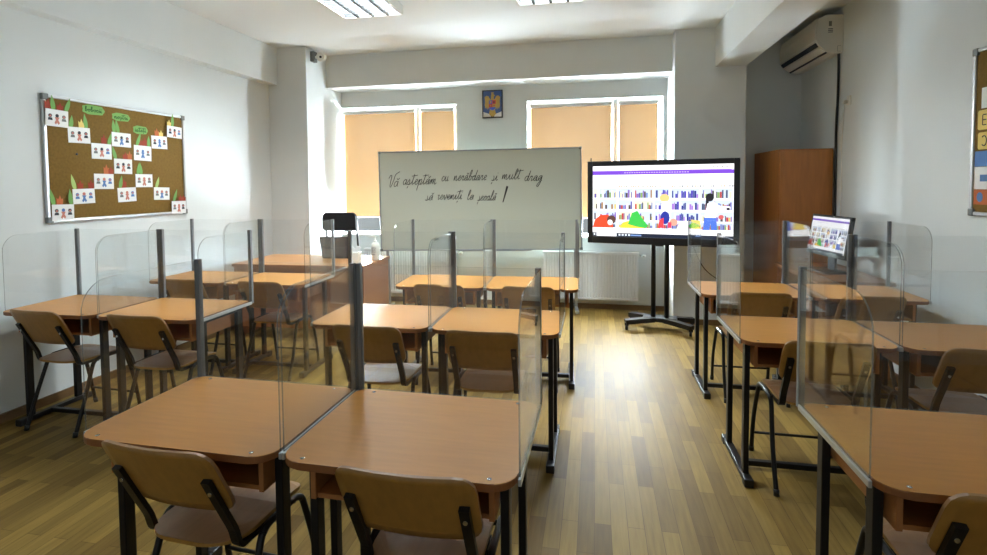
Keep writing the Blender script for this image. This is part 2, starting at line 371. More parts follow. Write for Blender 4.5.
def edge_faces(o, axis):
    o.data.materials.append(M['pane_edge']); k = len(o.data.materials) - 1
    for p in o.data.polygons:
        if abs(p.normal[axis]) < .9: p.material_index = k
# ------------------------------------------------------------------ chairs
def make_chair():
    t = thing('school_chair', '', 'chair', (0, 0, 0), 0, 'plywood school chairs')
    # seat: bent plywood, front edge rolled down
    b = MB(); out = rrect(-.168, .168, -.2, .19, (.11, .11, .06, .06), 8)
    b.prism(out, 'z', .432, .445, 'seat_ply', 'ply', .003); o = b.build('seat', t)
    bm = bmesh.new(); bm.from_mesh(o.data)
    bmesh.ops.subdivide_edges(bm, edges=[e for e in bm.edges if e.calc_length() > .2], cuts=6, use_grid_fill=True); bmesh.ops.triangulate(bm, faces=[f for f in bm.faces if len(f.verts) > 4])
    for v in bm.verts:
        if v.co.y > .1: v.co.z -= (v.co.y - .1) ** 2 * 2.6
        if v.co.y < -.1: v.co.z += (-.1 - v.co.y) ** 2 * 0.8
    bm.to_mesh(o.data); bm.free()
    # backrest: curved sheet
    b = MB(); nx, nz = 14, 8; hw = .193; z0, z1 = .56, .79; th = .011
    def pt(u, v, k):
        x = hw * u; z = z0 + (z1 - z0) * v
        y = -.20 - .48 * (z - z0) + .022 * u * u
        return Vector((x, y + (k - .5) * th, z))
    def edge_round(u, v):
        # round the corners of the sheet by pulling points in
        X = u * hw; Z = (v - .5) * (z1 - z0); r = .05; hx = hw - r; hz = (z1 - z0) / 2 - r
        dx = max(abs(X) - hx, 0); dz = max(abs(Z) - hz, 0); d = math.hypot(dx, dz)
        m_ = max(dx, dz)
        if d > 1e-6 and dx > 0 and dz > 0:
            k = m_ / d; dx *= k; dz *= k
            X = math.copysign(hx + dx, X); Z = math.copysign(hz + dz, Z)
        return X / hw, Z / (z1 - z0) + .5
    G = [[[b.bm.verts.new(pt(*edge_round(-1 + 2 * i / nx, j / nz), k)) for j in range(nz + 1)] for i in range(nx + 1)] for k in (0, 1)]
    fr, ed = [], []
    for i in range(nx):
        for j in range(nz):
            A = G[0]; fr.append(b.bm.faces.new((A[i][j], A[i + 1][j], A[i + 1][j + 1], A[i][j + 1])))
            A = G[1]; fr.append(b.bm.faces.new((A[i][j], A[i][j + 1], A[i + 1][j + 1], A[i + 1][j])))
    ring = [(i, 0) for i in range(nx)] + [(nx, j) for j in range(nz)] + [(i, nz) for i in range(nx, 0, -1)] + [(0, j) for j in range(nz, 0, -1)]
    for q in range(len(ring)):
        a, c = ring[q], ring[(q + 1) % len(ring)]
        ed.append(b.bm.faces.new((G[0][a[0]][a[1]], G[1][a[0]][a[1]], G[1][c[0]][c[1]], G[0][c[0]][c[1]])))
    b._new(fr, 'ply', True); b._new(ed, 'seat_ply', False); bk = b.build('backrest', t)
    for s in (-1, 1):
        x = s * .158; xb = x
        zc = lambda z: -.20 - .48 * (z - z0) + .022 * (xb / hw) ** 2 - th / 2
        path = spline([(x, .02, .422), (x, -.10, .422), (x, -.145, .43), (xb, zc(.49) - .009, .49), (xb, zc(.56) - .009, .56), (xb, zc(.63) - .009, .63), (xb, zc(.69) - .009, .69)], 5)
        b = MB(); b.tube(path, .0, 'black_metal', rect=(.028, .015)); b.build('back_upright', t)
        b = MB(); z = .645; y = zc(z) - .0165; b.tube([(xb, y - .004, z), (xb, y, z)], .0065, 'chrome', 8); b.build('screw', bk)
        # legs as one bent hoop per side, split into rear leg, hoop top and front leg
        xt, xf = s * .188, s * .197
        rear = spline([(xf, -.215, .012), (xf, -.15, .21), (xt, -.092, .385), (xt, -.075, .418)], 5)
        top = spline([(xt, -.075, .418), (xt, -.05, .432), (xt, .02, .434), (xt, .09, .432), (xt, .12, .418)], 5)
        front = spline([(xt, .12, .418), (xt, .138, .385), (xf, .182, .21), (xf, .215, .012)], 5)
        b = MB(); b.tube(rear, .0115, 'black_metal', 10); l = b.build('leg', t); b = MB(); b.tube([(xf, -.219, 0), (xf, -.213, .03)], .014, 'black_plastic', 10); b.build('foot_cap', l)
        b = MB(); b.tube(front, .0115, 'black_metal', 10); l = b.build('leg', t); b = MB(); b.tube([(xf, .219, 0), (xf, .213, .03)], .014, 'black_plastic', 10); b.build('foot_cap', l)
        b = MB(); b.tube(top, .0115, 'black_metal', 10); b.build('side_rail', t)
    b = MB(); b.tube([(-.197, .197, .115), (.197, .197, .115)], .0075, 'black_metal', 8); b.build('stretcher', t)
    b = MB(); b.tube([(-.188, -.05, .422), (.188, -.05, .422)], .0085, 'black_metal', 8); b.build('cross_bar', t)
    b = MB(); b.tube([(-.188, .09, .422), (.188, .09, .422)], .0085, 'black_metal', 8); b.build('cross_bar', t)
    return t
desk0, shield0, chair0 = make_desk(), make_shield(), make_chair()
G_ = DW + .021
# name, centre x, centre y, rotation (deg), words for the row
PAIRS = [
 ('M1', -.888, 1.518, -.6, 'the middle pair nearest the camera'),
 ('M2', -.875, 2.828, .5, 'the middle pair in the second row'),
 ('M3', -.82, 3.93, 3.0, 'the middle pair just before the whiteboard'),
 ('LA', -2.955, 2.765, .8, 'the pair below the cork board'),
 ('LB', -2.915, 3.80, 1.2, 'the pair in front of the teacher desk'),
 ('R1', 1.397, 1.668, 0, 'the nearest pair at the right wall'),
 ('R2', 1.398, 2.885, 0, 'the second pair at the right wall'),
 ('R3', 1.42, 3.955, 0, 'the pair next to the computer monitor'),
]
# chair centres per desk (x, y, turn in degrees) ; None = outside the picture
CH = {
 'M1': [(-1.215, 1.50, -3), (-.485, 1.505, 0)], 'M2': [(-1.18, 2.765, 0), (-.56, 2.765, 1)], 'M3': [(-1.14, 3.88, 2), (-.48, 3.90, 2)],
 'LA': [(-3.285, 2.74, -3), (-2.59, 2.745, 0)], 'LB': [(-3.228, 3.77, 0), (-2.53, 3.775, 0)],
 'R1': [(1.03, 1.655, -2), None], 'R2': [(1.065, 2.86, -1), (1.71, 2.86, 0)], 'R3': [(1.085, 3.94, 0), (1.74, 3.94, 2)],
}
n = 0; nc = 0
for key, cx, cy, deg, words in PAIRS:
    a = math.radians(deg)
    for i, s in enumerate((-1, 1)):
        x = cx + s * G_ / 2 * math.cos(a); y = cy + s * G_ / 2 * math.sin(a); side = ('left', 'right')[i]
        place(desk0, n, (x, y, 0), a, f'wooden school desk, {side} one of {words}')
        place(shield0, n, (x, y, DZ), a, f'clear acrylic screen on the {side} desk of {words}')
        n += 1
        c = CH[key][i]
        if c:
            place(chair0, nc, (c[0], c[1] - .008, 0), math.radians(c[2]), f'plywood chair at the {side} desk of {words}'); nc += 1

# ------------------------------------------------------------------ whiteboard on stand
WBW, WBH = 2.432, 1.205
wa = math.atan2(.25, 2.408)
wb = thing('whiteboard', 'large whiteboard with black handwriting standing before the windows', 'whiteboard', (-1.342, 5.975, 0), wa); wb.rotation_euler = (0, -.011, wa)
zb, zt = .728, .728 + WBH
b = MB(); b.box(-WBW / 2 + .012, WBW / 2 - .012, -.006, .008, zb + .012, zt - .012, 'whiteboard'); b.build('panel', wb)
b = MB()
for x in (-1, 1): b.box(x * (WBW / 2 - .008) - .008, x * (WBW / 2 - .008) + .008, -.012, .012, zb, zt, 'alu', .003)
for z in (zb + .008, zt - .008): b.box(-WBW / 2 + .016, WBW / 2 - .016, -.012, .012, z - .008, z + .008, 'alu', .003)
b.build('frame', wb)
for x in (-1, 1):
    for z in (zb + .012, zt - .012):
        b = MB(); q = x * (WBW / 2 - .012); b.box(q - .016, q + .016, -.015, .014, z - .016, z + .016, 'grey_plastic', .005); b.build('corner_cap', wb)
b = MB(); b.box(-.25, .62, -.06, -.012, zb - .004, zb + .003, 'alu', .001); b.box(-.25, .62, -.062, -.058, zb - .004, zb + .012, 'alu', .001); b.build('marker_tray', wb)
for x in (-1.135, 1.135):
    b = MB(); b.box(x - .018, x + .018, .012, .04, .05, zt - .05, 'alu', .003); l = b.build('stand_leg', wb)
    b = MB(); b.box(x - .02, x + .02, -.22, .2, .016, .05, 'alu', .006); b.build('stand_foot', l)
# handwriting: cursive strokes, unit = x-height
GL = {
 'a': (1.05, [(.78, .82), (.5, 1), (.18, .72), (.14, .25), (.38, .0), (.66, .3), (.8, .98), (.76, .3), (.9, .02)]),
 'e': (.85, [(.12, .38), (.5, .55), (.68, .82), (.5, 1.02), (.26, .75), (.22, .3), (.42, 0), (.8, .22)]),
 'p': (1.0, [(.28, .95), (.2, -.2), (.12, -1.15), (.2, -.3), (.38, .75), (.66, .98), (.8, .6), (.62, .05), (.4, .08), (.9, .05)]),
 'm': (1.6, [(.2, .95), (.22, .05), (.42, .85), (.62, .92), (.66, .05), (.86, .85), (1.06, .92), (1.1, .05), (1.3, .02), (1.5, .25)]),
 'n': (1.15, [(.2, .95), (.22, .05), (.45, .85), (.68, .92), (.74, .1), (.95, .02), (1.1, .25)]),
 'c': (.85, [(.62, .78), (.42, 1), (.16, .68), (.16, .22), (.42, 0), (.78, .25)]),
 'u': (1.15, [(.22, .98), (.2, .25), (.42, 0), (.72, .35), (.8, .98), (.78, .25), (.95, 0), (1.1, .2)]),
 'r': (.85, [(.25, .98), (.32, .85), (.55, .95), (.5, .2), (.62, 0), (.8, .2)]),
 'b': (.95, [(.35, .9), (.55, 1.9), (.35, 2.1), (.22, 1.4), (.2, .3), (.45, 0), (.72, .4), (.6, .85), (.9, .75)]),
 'd': (1.1, [(.72, .82), (.45, 1), (.16, .68), (.16, .2), (.4, 0), (.68, .4), (.95, 2.1), (.8, .4), (.9, 0), (1.08, .2)]),
 'l': (.75, [(.3, .8), (.58, 1.8), (.4, 2.1), (.25, 1.4), (.25, .3), (.45, 0), (.72, .22)]),
 't': (.75, [(.3, .8), (.42, 2.0), (.3, .5), (.4, .02), (.7, .22)]),
 'i': (.55, [(.22, .98), (.2, .3), (.34, 0), (.54, .22)]),
 'o': (.95, [(.5, 1), (.18, .7), (.2, .18), (.5, 0), (.76, .4), (.62, .9), (.5, 1), (.9, .8)]),
 's': (.85, [(.36, .98), (.52, .55), (.5, .12), (.3, -.02), (.12, .12), (.5, .0), (.82, .2)]),
 'v': (.95, [(.2, .95), (.38, .1), (.5, 0), (.74, .85), (.66, 1), (.92, .9)]),
 'g': (1.05, [(.78, .82), (.5, 1), (.18, .72), (.14, .25), (.38, .0), (.68, .4), (.82, .98), (.72, -.4), (.4, -1.2), (.12, -.95), (.4, -.4), (.95, .1)]),
 'z': (.9, [(.18, .9), (.62, .96), (.2, .05), (.55, .1), (.85, .15)]),
 'V': (1.5, [(.0, 1.5), (.22, 2.1), (.5, 1.9), (.52, .9), (.62, .0), (.85, .1), (1.05, 1.1), (1.2, 2.2), (1.9, 2.75)]),
}
ACC = {'ă': ('a', 'breve'), 'ș': ('s', 'comma'), 'ț': ('t', 'comma'), 'â': ('a', 'breve')}
def word_strokes(wd):
    x = 0; main = []; extra = []; parts = []
    for chx in wd:
        base, acc = ACC.get(chx, (chx, None)); adv, pts = GL[base]
        if base == 'V': parts.append([(p[0], p[1]) for p in pts]); x += 1.25; continue
        main += [(x + p[0], p[1]) for p in pts]
        if base == 't': extra.append([(x - .15, 1.62), (x + .5, 1.7), (x + 1.15, 1.78)])
        if base == 'i': extra.append([(x + .28, 1.45), (x + .32, 1.55)])
        if acc == 'breve': extra.append([(x + .42, 1.55), (x + .55, 1.32), (x + .72, 1.3), (x + .88, 1.58)])
        if acc == 'comma': extra.append([(x + .36, -.32), (x + .3, -.5), (x + .2, -.72)])
        x += adv
    return ([main] if main else []) + parts, extra, x
def write(wd, x0, x1, zz, xh, root, slant=.28, rise=0.0, rad=.0035):
    mains, extra, wtot = word_strokes(wd); sc = (x1 - x0) / wtot
    b = MB()
    def T(p): return (x0 + p[0] * sc + slant * p[1] * xh, -.0066, zz + p[1] * xh + rise * p[0] * sc)
    for st in mains: b.tube([T(p) for p in spline(st, 5)], rad, 'ink', 5)
    for st in extra: b.tube([T(p) for p in spline(st, 4)], rad, 'ink', 5)
    o = b.build('handwriting', root)
    return o
def wx(px): return -WBW / 2 + (px - 379.5) / 202.2 * WBW
for wd, p0, p1, dn, xh in (('Vă', 387.5, 401, 35.5, .066), ('așteptăm', 403.5, 440, 33.6, .062), ('cu', 443, 452, 30.8, .058), ('nerăbdare', 455, 490, 30.6, .058),
                       ('și', 493, 501, 31.2, .058), ('mult', 503, 523, 30.3, .058), ('drag', 525.5, 545, 32.2, .058),
                       ('să', 426, 436, 49.8, .056), ('reveniți', 437.5, 465, 49.2, .056), ('la', 468, 477, 50, .056), ('școală', 479, 499, 51, .056)):
    write(wd, wx(p0), wx(p1) - .02, zt - dn * .01195, xh, wb)
b = MB(); xe = wx(504.5); ze = zt - 53 * .01195
b.prism([(xe - .006, ze), (xe + .006, ze), (xe + .068, ze + .185), (xe + .045, ze + .195)], 'y', -.0095, -.0055, 'ink'); b.build('handwriting', wb)

# ------------------------------------------------------------------ coat-of-arms plaque
em = thing('emblem_plaque', 'small framed blue and gold coat of arms with eagle above the whiteboard', 'plaque', (-1.245, BY, 2.512))
ew, eh = .122, .165
b = MB()
for s in (-1, 1): b.box(s * ew - .007, s * ew + .007, -.02, 0, -eh - .007, eh + .007, 'black_plastic', .002); b.box(-ew + .007, ew - .007, -.02, 0, s * eh - .007, s * eh + .007, 'black_plastic', .002)
b.build('frame', em)
b = MB(); b.box(-ew, ew, -.012, -.002, -eh, eh, 'emblem_blue')
b.prism([(-ew + .008, -eh + .008), (-.02, -eh + .008), (-.03, -.125), (-ew + .008, -.095)], 'y', -.0135, -.0118, 'paper'); b.prism([(ew - .008, -eh + .008), (.02, -eh + .008), (.03, -.125), (ew - .008, -.095)], 'y', -.0135, -.0118, 'paper'); b.build('panel', em)
b = MB(); y0, y1 = -.0165, -.0122
for s in (-1, 1):
    wing = [(0, .045), (.03, .06), (.05, .098), (.075, .104), (.098, .085), (.092, .03), (.096, -.02), (.08, -.062), (.07, -.03), (.06, -.07), (.045, -.04), (.03, -.075), (0, -.06)]
    b.prism([(s * x, z) for x, z in (wing if s > 0 else wing)], 'y', y0, y1, 'gold')
b.prism([(-.028, -.06), (.028, -.06), (.045, -.12), (.02, -.15), (0, -.158), (-.02, -.15), (-.045, -.12)], 'y', y0 - .0005, y1, 'gold')
b.prism([(-.016, .05), (.016, .05), (.02, .1), (.036, .098), (.02, .118), (.006, .126), (-.012, .118), (-.018, .09)], 'y', y0 - .0006, y1, 'gold')
b.prism([(-.012, .126), (.014, .126), (.02, .148), (.006, .138), (0, .15), (-.006, .138), (-.016, .148)], 'y', y0, y1, 'gold')
b.tube([(.05, .0, -.018), (.105, .0, .0)], .0, 'gold', rect=(.004, .004)) if False else None
b.build('eagle', em)
b = MB(); q = [('em_blue', 0, .04, -.040, .0), ('em_red', 0, .04, 0, .040), ('em_red', -.045, 0, -.040, 0), ('em_blue', -.045, 0, 0, .040)]
b.box(-.042, 0, -.0195, -.016, 0, .045, 'em_blue'); b.box(0, .042, -.0195, -.016, 0, .045, 'em_red'); b.box(-.042, 0, -.0195, -.016, -.04, 0, 'em_red'); b.box(0, .042, -.0195, -.016, -.04, 0, 'gold')
b.prism([(-.042, -.04), (.042, -.04), (.03, -.066), (0, -.08), (-.03, -.066)], 'y', -.0195, -.016, 'em_blue')
b.box(-.03, -.012, -.0205, -.0194, .01, .035, 'gold'); b.box(.012, .03, -.0205, -.0194, .008, .035, 'dark'); b.box(-.028, -.014, -.0205, -.0194, -.03, -.012, 'gold'); b.box(.014, .028, -.0205, -.0194, -.03, -.01, 'em_red')
b.build('shield', em)

# ------------------------------------------------------------------ radiators under the windows
def radiator(x0, x1, label):
    t = thing('radiator', label, 'radiator', ((x0 + x1) / 2, BY, 0), 0, 'white panel radiators'); hw = (x1 - x0) / 2; z0, z1 = .125, .70
    b = MB(); nrib = int((x1 - x0) / .034); pts = []
    pitch = (x1 - x0 - .04) / nrib
    out = [(-hw, -.04), (-hw, -.105), (-hw + .02, -.105)]
    for i in range(nrib):
        c = -hw + .02 + pitch * (i + .5); out += [(c - .011, -.105), (c - .006, -.094), (c + .006, -.094), (c + .011, -.105)]
    out += [(hw - .02, -.105), (hw, -.105), (hw, -.04)]
    b.prism(out, 'z', z0 + .03, z1 - .035, 'white_enamel'); b.box(-hw, hw, -.106, -.04, z0, z0 + .03, 'white_enamel', .006); b.box(-hw, hw, -.106, -.04, z1 - .035, z1 - .004, 'white_enamel', .006); b.build('panel', t)
    b = MB()
    b.box(-hw - .004, hw + .004, -.112, -.03, z1 - .008, z1, 'white_enamel', .003)
    b.build('top_grille', t)
    b = MB(); b.tube([(hw, -.07, z1 - .04), (hw + .05, -.07, z1 - .04)], .008, 'chrome', 8); b.tube([(hw + .035, -.07, z1 - .04), (hw + .035, -.003, z1 - .04)], .007, 'chrome', 8); b.tube([(hw + .05, -.07, z1 - .04), (hw + .085, -.07, z1 - .04)], .016, 'white_plastic', 10); b.build('valve', t)
    b = MB()
    for x in (-hw + .12, hw - .12): b.box(x - .015, x + .015, -.04, -.002, z0 + .05, z1 - .06, 'white_enamel')
    b.build('wall_bracket', t)
radiator(-.62, .505, 'white panel radiator under the window right of the coat of arms')
radiator(-2.95, -1.72, 'white panel radiator behind the teacher desk and whiteboard')

# ------------------------------------------------------------------ screen pictures (web page with a library photo)
def screen_picture(name, w, h, parent, matn, seed):
    rnd = random.Random(seed); bm = bmesh.new(); cl = bm.loops.layers.float_color.new('Col'); lay = [0]
    def poly(pts, col):
        lay[0] += 1; y = -.00002 * lay[0]
        f = bm.faces.new([bm.verts.new(((u - .5) * w, y, (.5 - v) * h)) for u, v in pts]); f.normal_update()
        if f.normal.y > 0: f.normal_flip()
        c = lin(col)
        for lp_ in f.loops: lp_[cl] = c
    def rect(u0, u1, v0, v1, col): poly([(u0, v0), (u1, v0), (u1, v1), (u0, v1)], col)
    def ell(u, v, a, c, col, k=12): poly([(u + a * math.cos(2 * math.pi * i / k), v + c * math.sin(2 * math.pi * i / k)) for i in range(k)], col)
    rect(0, 1, 0, 1, (252, 252, 254)); rect(0, 1, .075, .125, (112, 64, 190)); rect(0, .985, .066, .075, (150, 112, 215))
    for i in range(26): u = .24 + i * .018; rect(u, u + .012, .092, .104, (190, 170, 232))
    for i in range(14): u = .17 + i * .02; rect(u, u + .013, .165, .175, (200, 176, 214))
    for i in range(4): rect(.86 + i * .03, .87 + i * .03, .03, .045, (120, 120, 130))
    v0, v1 = .305, .875; rect(0, 1, v0, v1, (232, 238, 246))
    for i in range(46):
        if rnd.random() < .7: u = .2 + i * .0175; rect(u, u + .010, .28, .30, rnd.choice([(130, 136, 120), (90, 96, 104), (180, 150, 120)]))
    cols = [(200, 180, 100), (90, 80, 150), (60, 70, 96), (150, 110, 60), (230, 220, 170), (110, 130, 180), (70, 60, 60), (170, 60, 60), (220, 224, 230), (120, 150, 90), (126, 96, 168)]
    ucol = [0, .045, .19, .31, .46, .575, .78, 1.0]
    for r, (a, c) in enumerate(((.33, .45), (.49, .61), (.65, .76), (.79, .87))):
        for k in range(len(ucol) - 1):
            u = ucol[k] + .012; rect(ucol[k] + .006, ucol[k + 1] - .006, a - .01, c, (188, 200, 220) if rnd.random() < .6 else (222, 214, 190))
            while u < ucol[k + 1] - .014:
                bw = rnd.uniform(.006, .016); hh = rnd.uniform(.45, .95); cc = rnd.choice(cols)
                if k in (4, 5) and r < 3: cc = rnd.choice([(70, 60, 160), (150, 110, 190), (60, 70, 130), (230, 220, 240), (30, 40, 120)])
                if rnd.random() < .85: rect(u, min(u + bw, ucol[k + 1] - .01), c - (c - a) * hh, c, cc)
                u += bw + .001
        rect(0, 1, c, c + .02, (246, 248, 252))
    for u in ucol[1:-1]: rect(u - .006, u + .006, v0, v1, (248, 250, 254))
    poly([(.0, .875), (.02, .76), (.06, .70), (.12, .69), (.15, .76), (.16, .875)], (222, 70, 40))
    ell(.145, .76, .035, .06, (84, 56, 50)); ell(.135, .80, .02, .04, (240, 236, 232))
    poly([(.21, .875), (.23, .80), (.28, .77), (.36, .80), (.40, .875)], (244, 196, 60)); poly([(.27, .82), (.30, .66), (.34, .63), (.37, .72), (.42, .84), (.40, .87), (.33, .85)], (56, 178, 70))
    ell(.535, .45, .035, .055, (226, 186, 120)); poly([(.515, .50), (.56, .49), (.585, .65), (.51, .66)], (246, 246, 250)); ell(.54, .72, .033, .09, (38, 48, 140)); poly([(.49, .86), (.50, .75), (.53, .72), (.53, .86)], (226, 60, 70)); ell(.60, .78, .028, .05, (214, 150, 130)); rect(.56, .585, .78, .86, (200, 60, 90))
    poly([(.62, .87), (.64, .79), (.70, .78), (.72, .87)], (232, 240, 250)); poly([(.70, .86), (.72, .74), (.78, .75), (.79, .86)], (222, 196, 96))
    ell(.845, .44, .028, .055, (30, 28, 34)); rect(.818, .838, .45, .60, (28, 26, 34)); poly([(.83, .52), (.87, .50), (.91, .55), (.98, .56), (.98, .60), (.90, .62), (.885, .71), (.81, .71)], (250, 250, 254)); poly([(.81, .71), (.89, .71), (.895, .875), (.855, .875), (.85, .78), (.845, .875), (.80, .875)], (74, 110, 204))
    ell(.965, .59, .012, .018, (40, 36, 44)); ell(.92, .70, .018, .03, (190, 90, 90))
    rect(0, 1, .875, .945, (252, 252, 254)); rect(0, 1, .948, 1, (26, 34, 52)); rect(.03, .185, .952, .996, (240, 242, 246)); rect(.008, .02, .96, .985, (230, 235, 240))
    for i in range(4): rect(.20 + i * .024, .214 + i * .024, .962, .985, (216, 226, 236))
    rect(.29, .37, .965, .985, (110, 140, 190))
    me = bpy.data.meshes.new(name); bm.to_mesh(me); bm.free(); me.materials.append(M[matn]); o = bpy.data.objects.new(name, me); C.objects.link(o); o.parent = parent
    return o

# ------------------------------------------------------------------ big screen on its stand
ta = math.radians(-12.5)
tv = thing('flat_screen', 'big flat screen with black frame showing a library web page', 'screen', (.637, 5.345, .897), ta)
TW, TH = 1.442, .85
b = MB(); o_ = .052
for s in (-1, 1):
    b.box(s * (TW / 2 - o_ / 2) - o_ / 2, s * (TW / 2 - o_ / 2) + o_ / 2, -.03, .04, 0, TH, 'black_plastic', .004)
b.box(-TW / 2 + o_, TW / 2 - o_, -.03, .04, 0, .072, 'black_plastic', .004); b.box(-TW / 2 + o_, TW / 2 - o_, -.03, .04, TH - .052, TH, 'black_plastic', .004); b.build('bezel', tv)
b = MB(); b.box(-TW / 2 + .03, TW / 2 - .03, -.008, .05, .03, TH - .03, 'black_plastic', .004); b.build('back_cover', tv)
scr = screen_picture('display', TW - .104, TH - .124, tv, 'screen', 3); scr.location = (0, -.010, .072 + (TH - .124) / 2)
b = MB(); b.tube([(-TW / 2 + .03, .0, TH - .005), (-TW / 2 + .03, .0, TH + .035)], .006, 'black_plastic', 8); b.build('antenna', tv)
b = MB(); b.box(-.04, .04, -.026, .02, -.012, .0, 'black_plastic', .003); b.build('sensor_box', tv)
st = thing('screen_stand', 'black rolling stand with two poles under the big screen', 'stand', (.665, 5.515, 0), ta)
for x in (-.066, .066):
    b = MB(); b.tube([(x, 0, .10), (x, 0, 1.55)], .024, 'black_metal', 14); b.build('pole', st)
b = MB(); b.box(-.2, .2, -.035, .028, 1.18, 1.26, 'black_metal', .003); b.box(-.2, .2, -.035, .028, 1.42, 1.5, 'black_metal', .003)
b.build('mount_bar', st)
b = MB(); b.box(-.17, .17, -.06, .10, .08, .125, 'black_metal', .008); b.build('base_plate', st)
for sx in (-1, 1):
    for sy, yy in ((-1, -.17), (1, .16)):
        b = MB(); b.tube([(sx * .06, sy * .03, .10), (sx * .17, yy * .55, .098), (sx * .325, yy, .085)], .0, 'black_metal', rect=(.075, .045)); l = b.build('leg', st)
        b = MB(); b.tube([(sx * .31 - .012, yy, .03), (sx * .31 + .012, yy, .03)], .03, 'caster', 14); b.box(sx * .31 - .02, sx * .31 + .02, yy - .012, yy + .012, .045, .075, 'black_metal', .003); b.build('caster', l)
# power lead drooping from the screen
pc = spline([(.95, 5.42, .95), (1.02, 5.5, .78), (1.12, 5.58, .62), (1.27, 5.66, .5), (1.45, 5.70, .38)], 6)
b = MB(); b.tube(pc, .005, 'black_plastic', 6); tag(b.build('power_cable'), 'black power cable drooping from the big screen before the pillar', 'cable')

# ------------------------------------------------------------------ cabinet in the corner
cb = thing('cabinet', 'tall reddish wooden cabinet in the corner below the air conditioner', 'cabinet', (2.005, 5.86, 0))
b = MB(); b.box(-.235, .235, -.39, .41, 0, 1.836, 'cabinet', .002); b.build('body', cb)
b = MB(); b.box(-.231, .231, -.41, -.391, .07, 1.825, 'cabinet', .002); d = b.build('door', cb)
b = MB(); b.box(.19, .2, -.432, -.41, .8, .93, 'alu_bright', .003); b.build('handle', d)

# ------------------------------------------------------------------ air conditioner on the right wall
ac = thing('air_conditioner', 'white wall air conditioner above the wooden cabinet', 'air conditioner', (RX, 5.80, 2.70))
L2 = .475
prof = [(0, .01), (0, .355), (-.14, .362), (-.215, .33), (-.228, .25), (-.228, .12), (-.21, .085), (-.15, .03), (-.07, .0)]
b = MB(); b.prism([(x, z) for x, z in prof], 'y', -L2, L2, 'ac_white', None, .006); b.build('body', ac)
b = MB(); b.prism([(-.218, .335), (-.237, .25), (-.237, .125), (-.230, .125), (-.228, .25), (-.21, .332)], 'y', -L2 + .012, L2 - .012, 'white_plastic'); b.build('front_panel', ac)
b = MB(); b.prism([(-.226, .112), (-.229, .1), (-.206, .072), (-.2, .08)], 'y', -L2 + .02, L2 - .03, 'dark'); b.build('air_slot', ac)
b = MB(); b.prism([(-.197, .07), (-.201, .064), (-.150, .022), (-.145, .028)], 'y', -L2 + .03, L2 - .03, 'ac_white'); b.build('air_flap', ac)
b = MB(); b.prism([(-.140, .026), (-.145, .020), (-.13, .012), (-.125, .018)], 'y', -L2 + .02, L2 - .03, 'dark'); b.build('rear_slot', ac)
b = MB(); b.prism([(-.21, .338), (-.216, .33), (-.15, .366), (-.145, .37)], 'y', -L2 + .05, L2 - .02, 'dark'); b.build('top_grille', ac)
b = MB()
for z in (.2, .215, .23): b.box(-.13, -.09, -L2 - .0015, -L2, z - .004, z + .004, 'grey_plastic')
b.box(-.125, -.1, -L2 - .0015, -L2, .255, .30, 'grey_plastic'); b.box(-.05, -.02, -L2 - .0015, -L2, .02, .022, 'grey_plastic'); b.box(-.05, -.048, -L2 - .0015, -L2, .022, .07, 'grey_plastic'); b.box(-.05, -.02, -L2 - .0015, -L2, .07, .072, 'grey_plastic'); b.build('side_marking', ac)
b = MB(); b.tube(spline([(2.225, 5.36, 2.74), (2.232, 5.37, 2.6), (2.236, 5.385, 2.3), (2.234, 5.40, 2.0), (2.236, 5.40, 1.6), (2.236, 5.40, .9)], 6), .011, 'black_plastic', 8); tag(b.build('drain_hose'), 'black hose running down the wall from the air conditioner', 'hose')
b = MB(); b.tube(spline([(2.238, 5.245, 2.22), (2.24, 5.27, 2.1), (2.242, 5.30, 1.8), (2.242, 5.29, 1.5), (2.242, 5.30, 1.2)], 6), .0035, 'white_plastic', 6); tag(b.build('lead'), 'thin pale lead hanging below the wall socket', 'cable')
so = thing('wall_socket', 'small white socket with plug on the right wall beside the hose', 'socket', (RX, 5.19, 2.245))
b = MB(); b.box(-.012, 0, -.04, .03, -.04, .045, 'white_plastic', .004); b.build('face_plate', so)
b = MB(); b.box(-.04, -.012, .0, .028, -.025, .005, 'ac_white', .004); b.build('plug', so)

# ------------------------------------------------------------------ pin boards
def pinboard(name, label, x, y0, y1, z0, z1, sgn):
    """sgn = +1: hangs on the left wall and faces +X"""
    t = thing(name, label, 'pinboard', (x, (y0 + y1) / 2, (z0 + z1) / 2)); hy, hz = (y1 - y0) / 2, (z1 - z0) / 2
    X = lambda a, c: (min(sgn * a, sgn * c), max(sgn * a, sgn * c))
    b = MB(); b.box(*X(0.002, .014), -hy + .01, hy - .01, -hz + .01, hz - .01, 'cork'); b.build('cork_sheet', t)
    b = MB(); f = .022
    for s in (-1, 1): b.box(*X(0, .024), s * (hy - f / 2) - f / 2, s * (hy - f / 2) + f / 2, -hz, hz, 'alu_bright', .004)
    for s in (-1, 1): b.box(*X(0, .024), -hy + f, hy - f, s * (hz - f / 2) - f / 2, s * (hz - f / 2) + f / 2, 'alu_bright', .004)
    b.build('frame', t)
    for s in (-1, 1):
        for q in (-1, 1): b = MB(); b.box(*X(0, .028), s * (hy - .018) - .022, s * (hy - .018) + .022, q * (hz - .018) - .022, q * (hz - .018) + .022, 'grey_plastic', .006); b.build('corner_cap', t)
    return t
pinboard('cork_board', 'cork board with small white cards and paper tulips on the left wall', LX, 2.905, 4.155, 1.272, 2.172, 1)
pinboard('cork_board', 'cork board cut by the right edge of the photo, with yellow and orange papers', RX, 2.15, 3.61, 1.309, 2.298, -1)
PX = LX + .0145
def flat(b, pts, dx, m, yc, zc, th=.0012):
    b.prism([(yc + p[0], zc + p[1]) for p in pts], 'x', dx, dx + th, m)
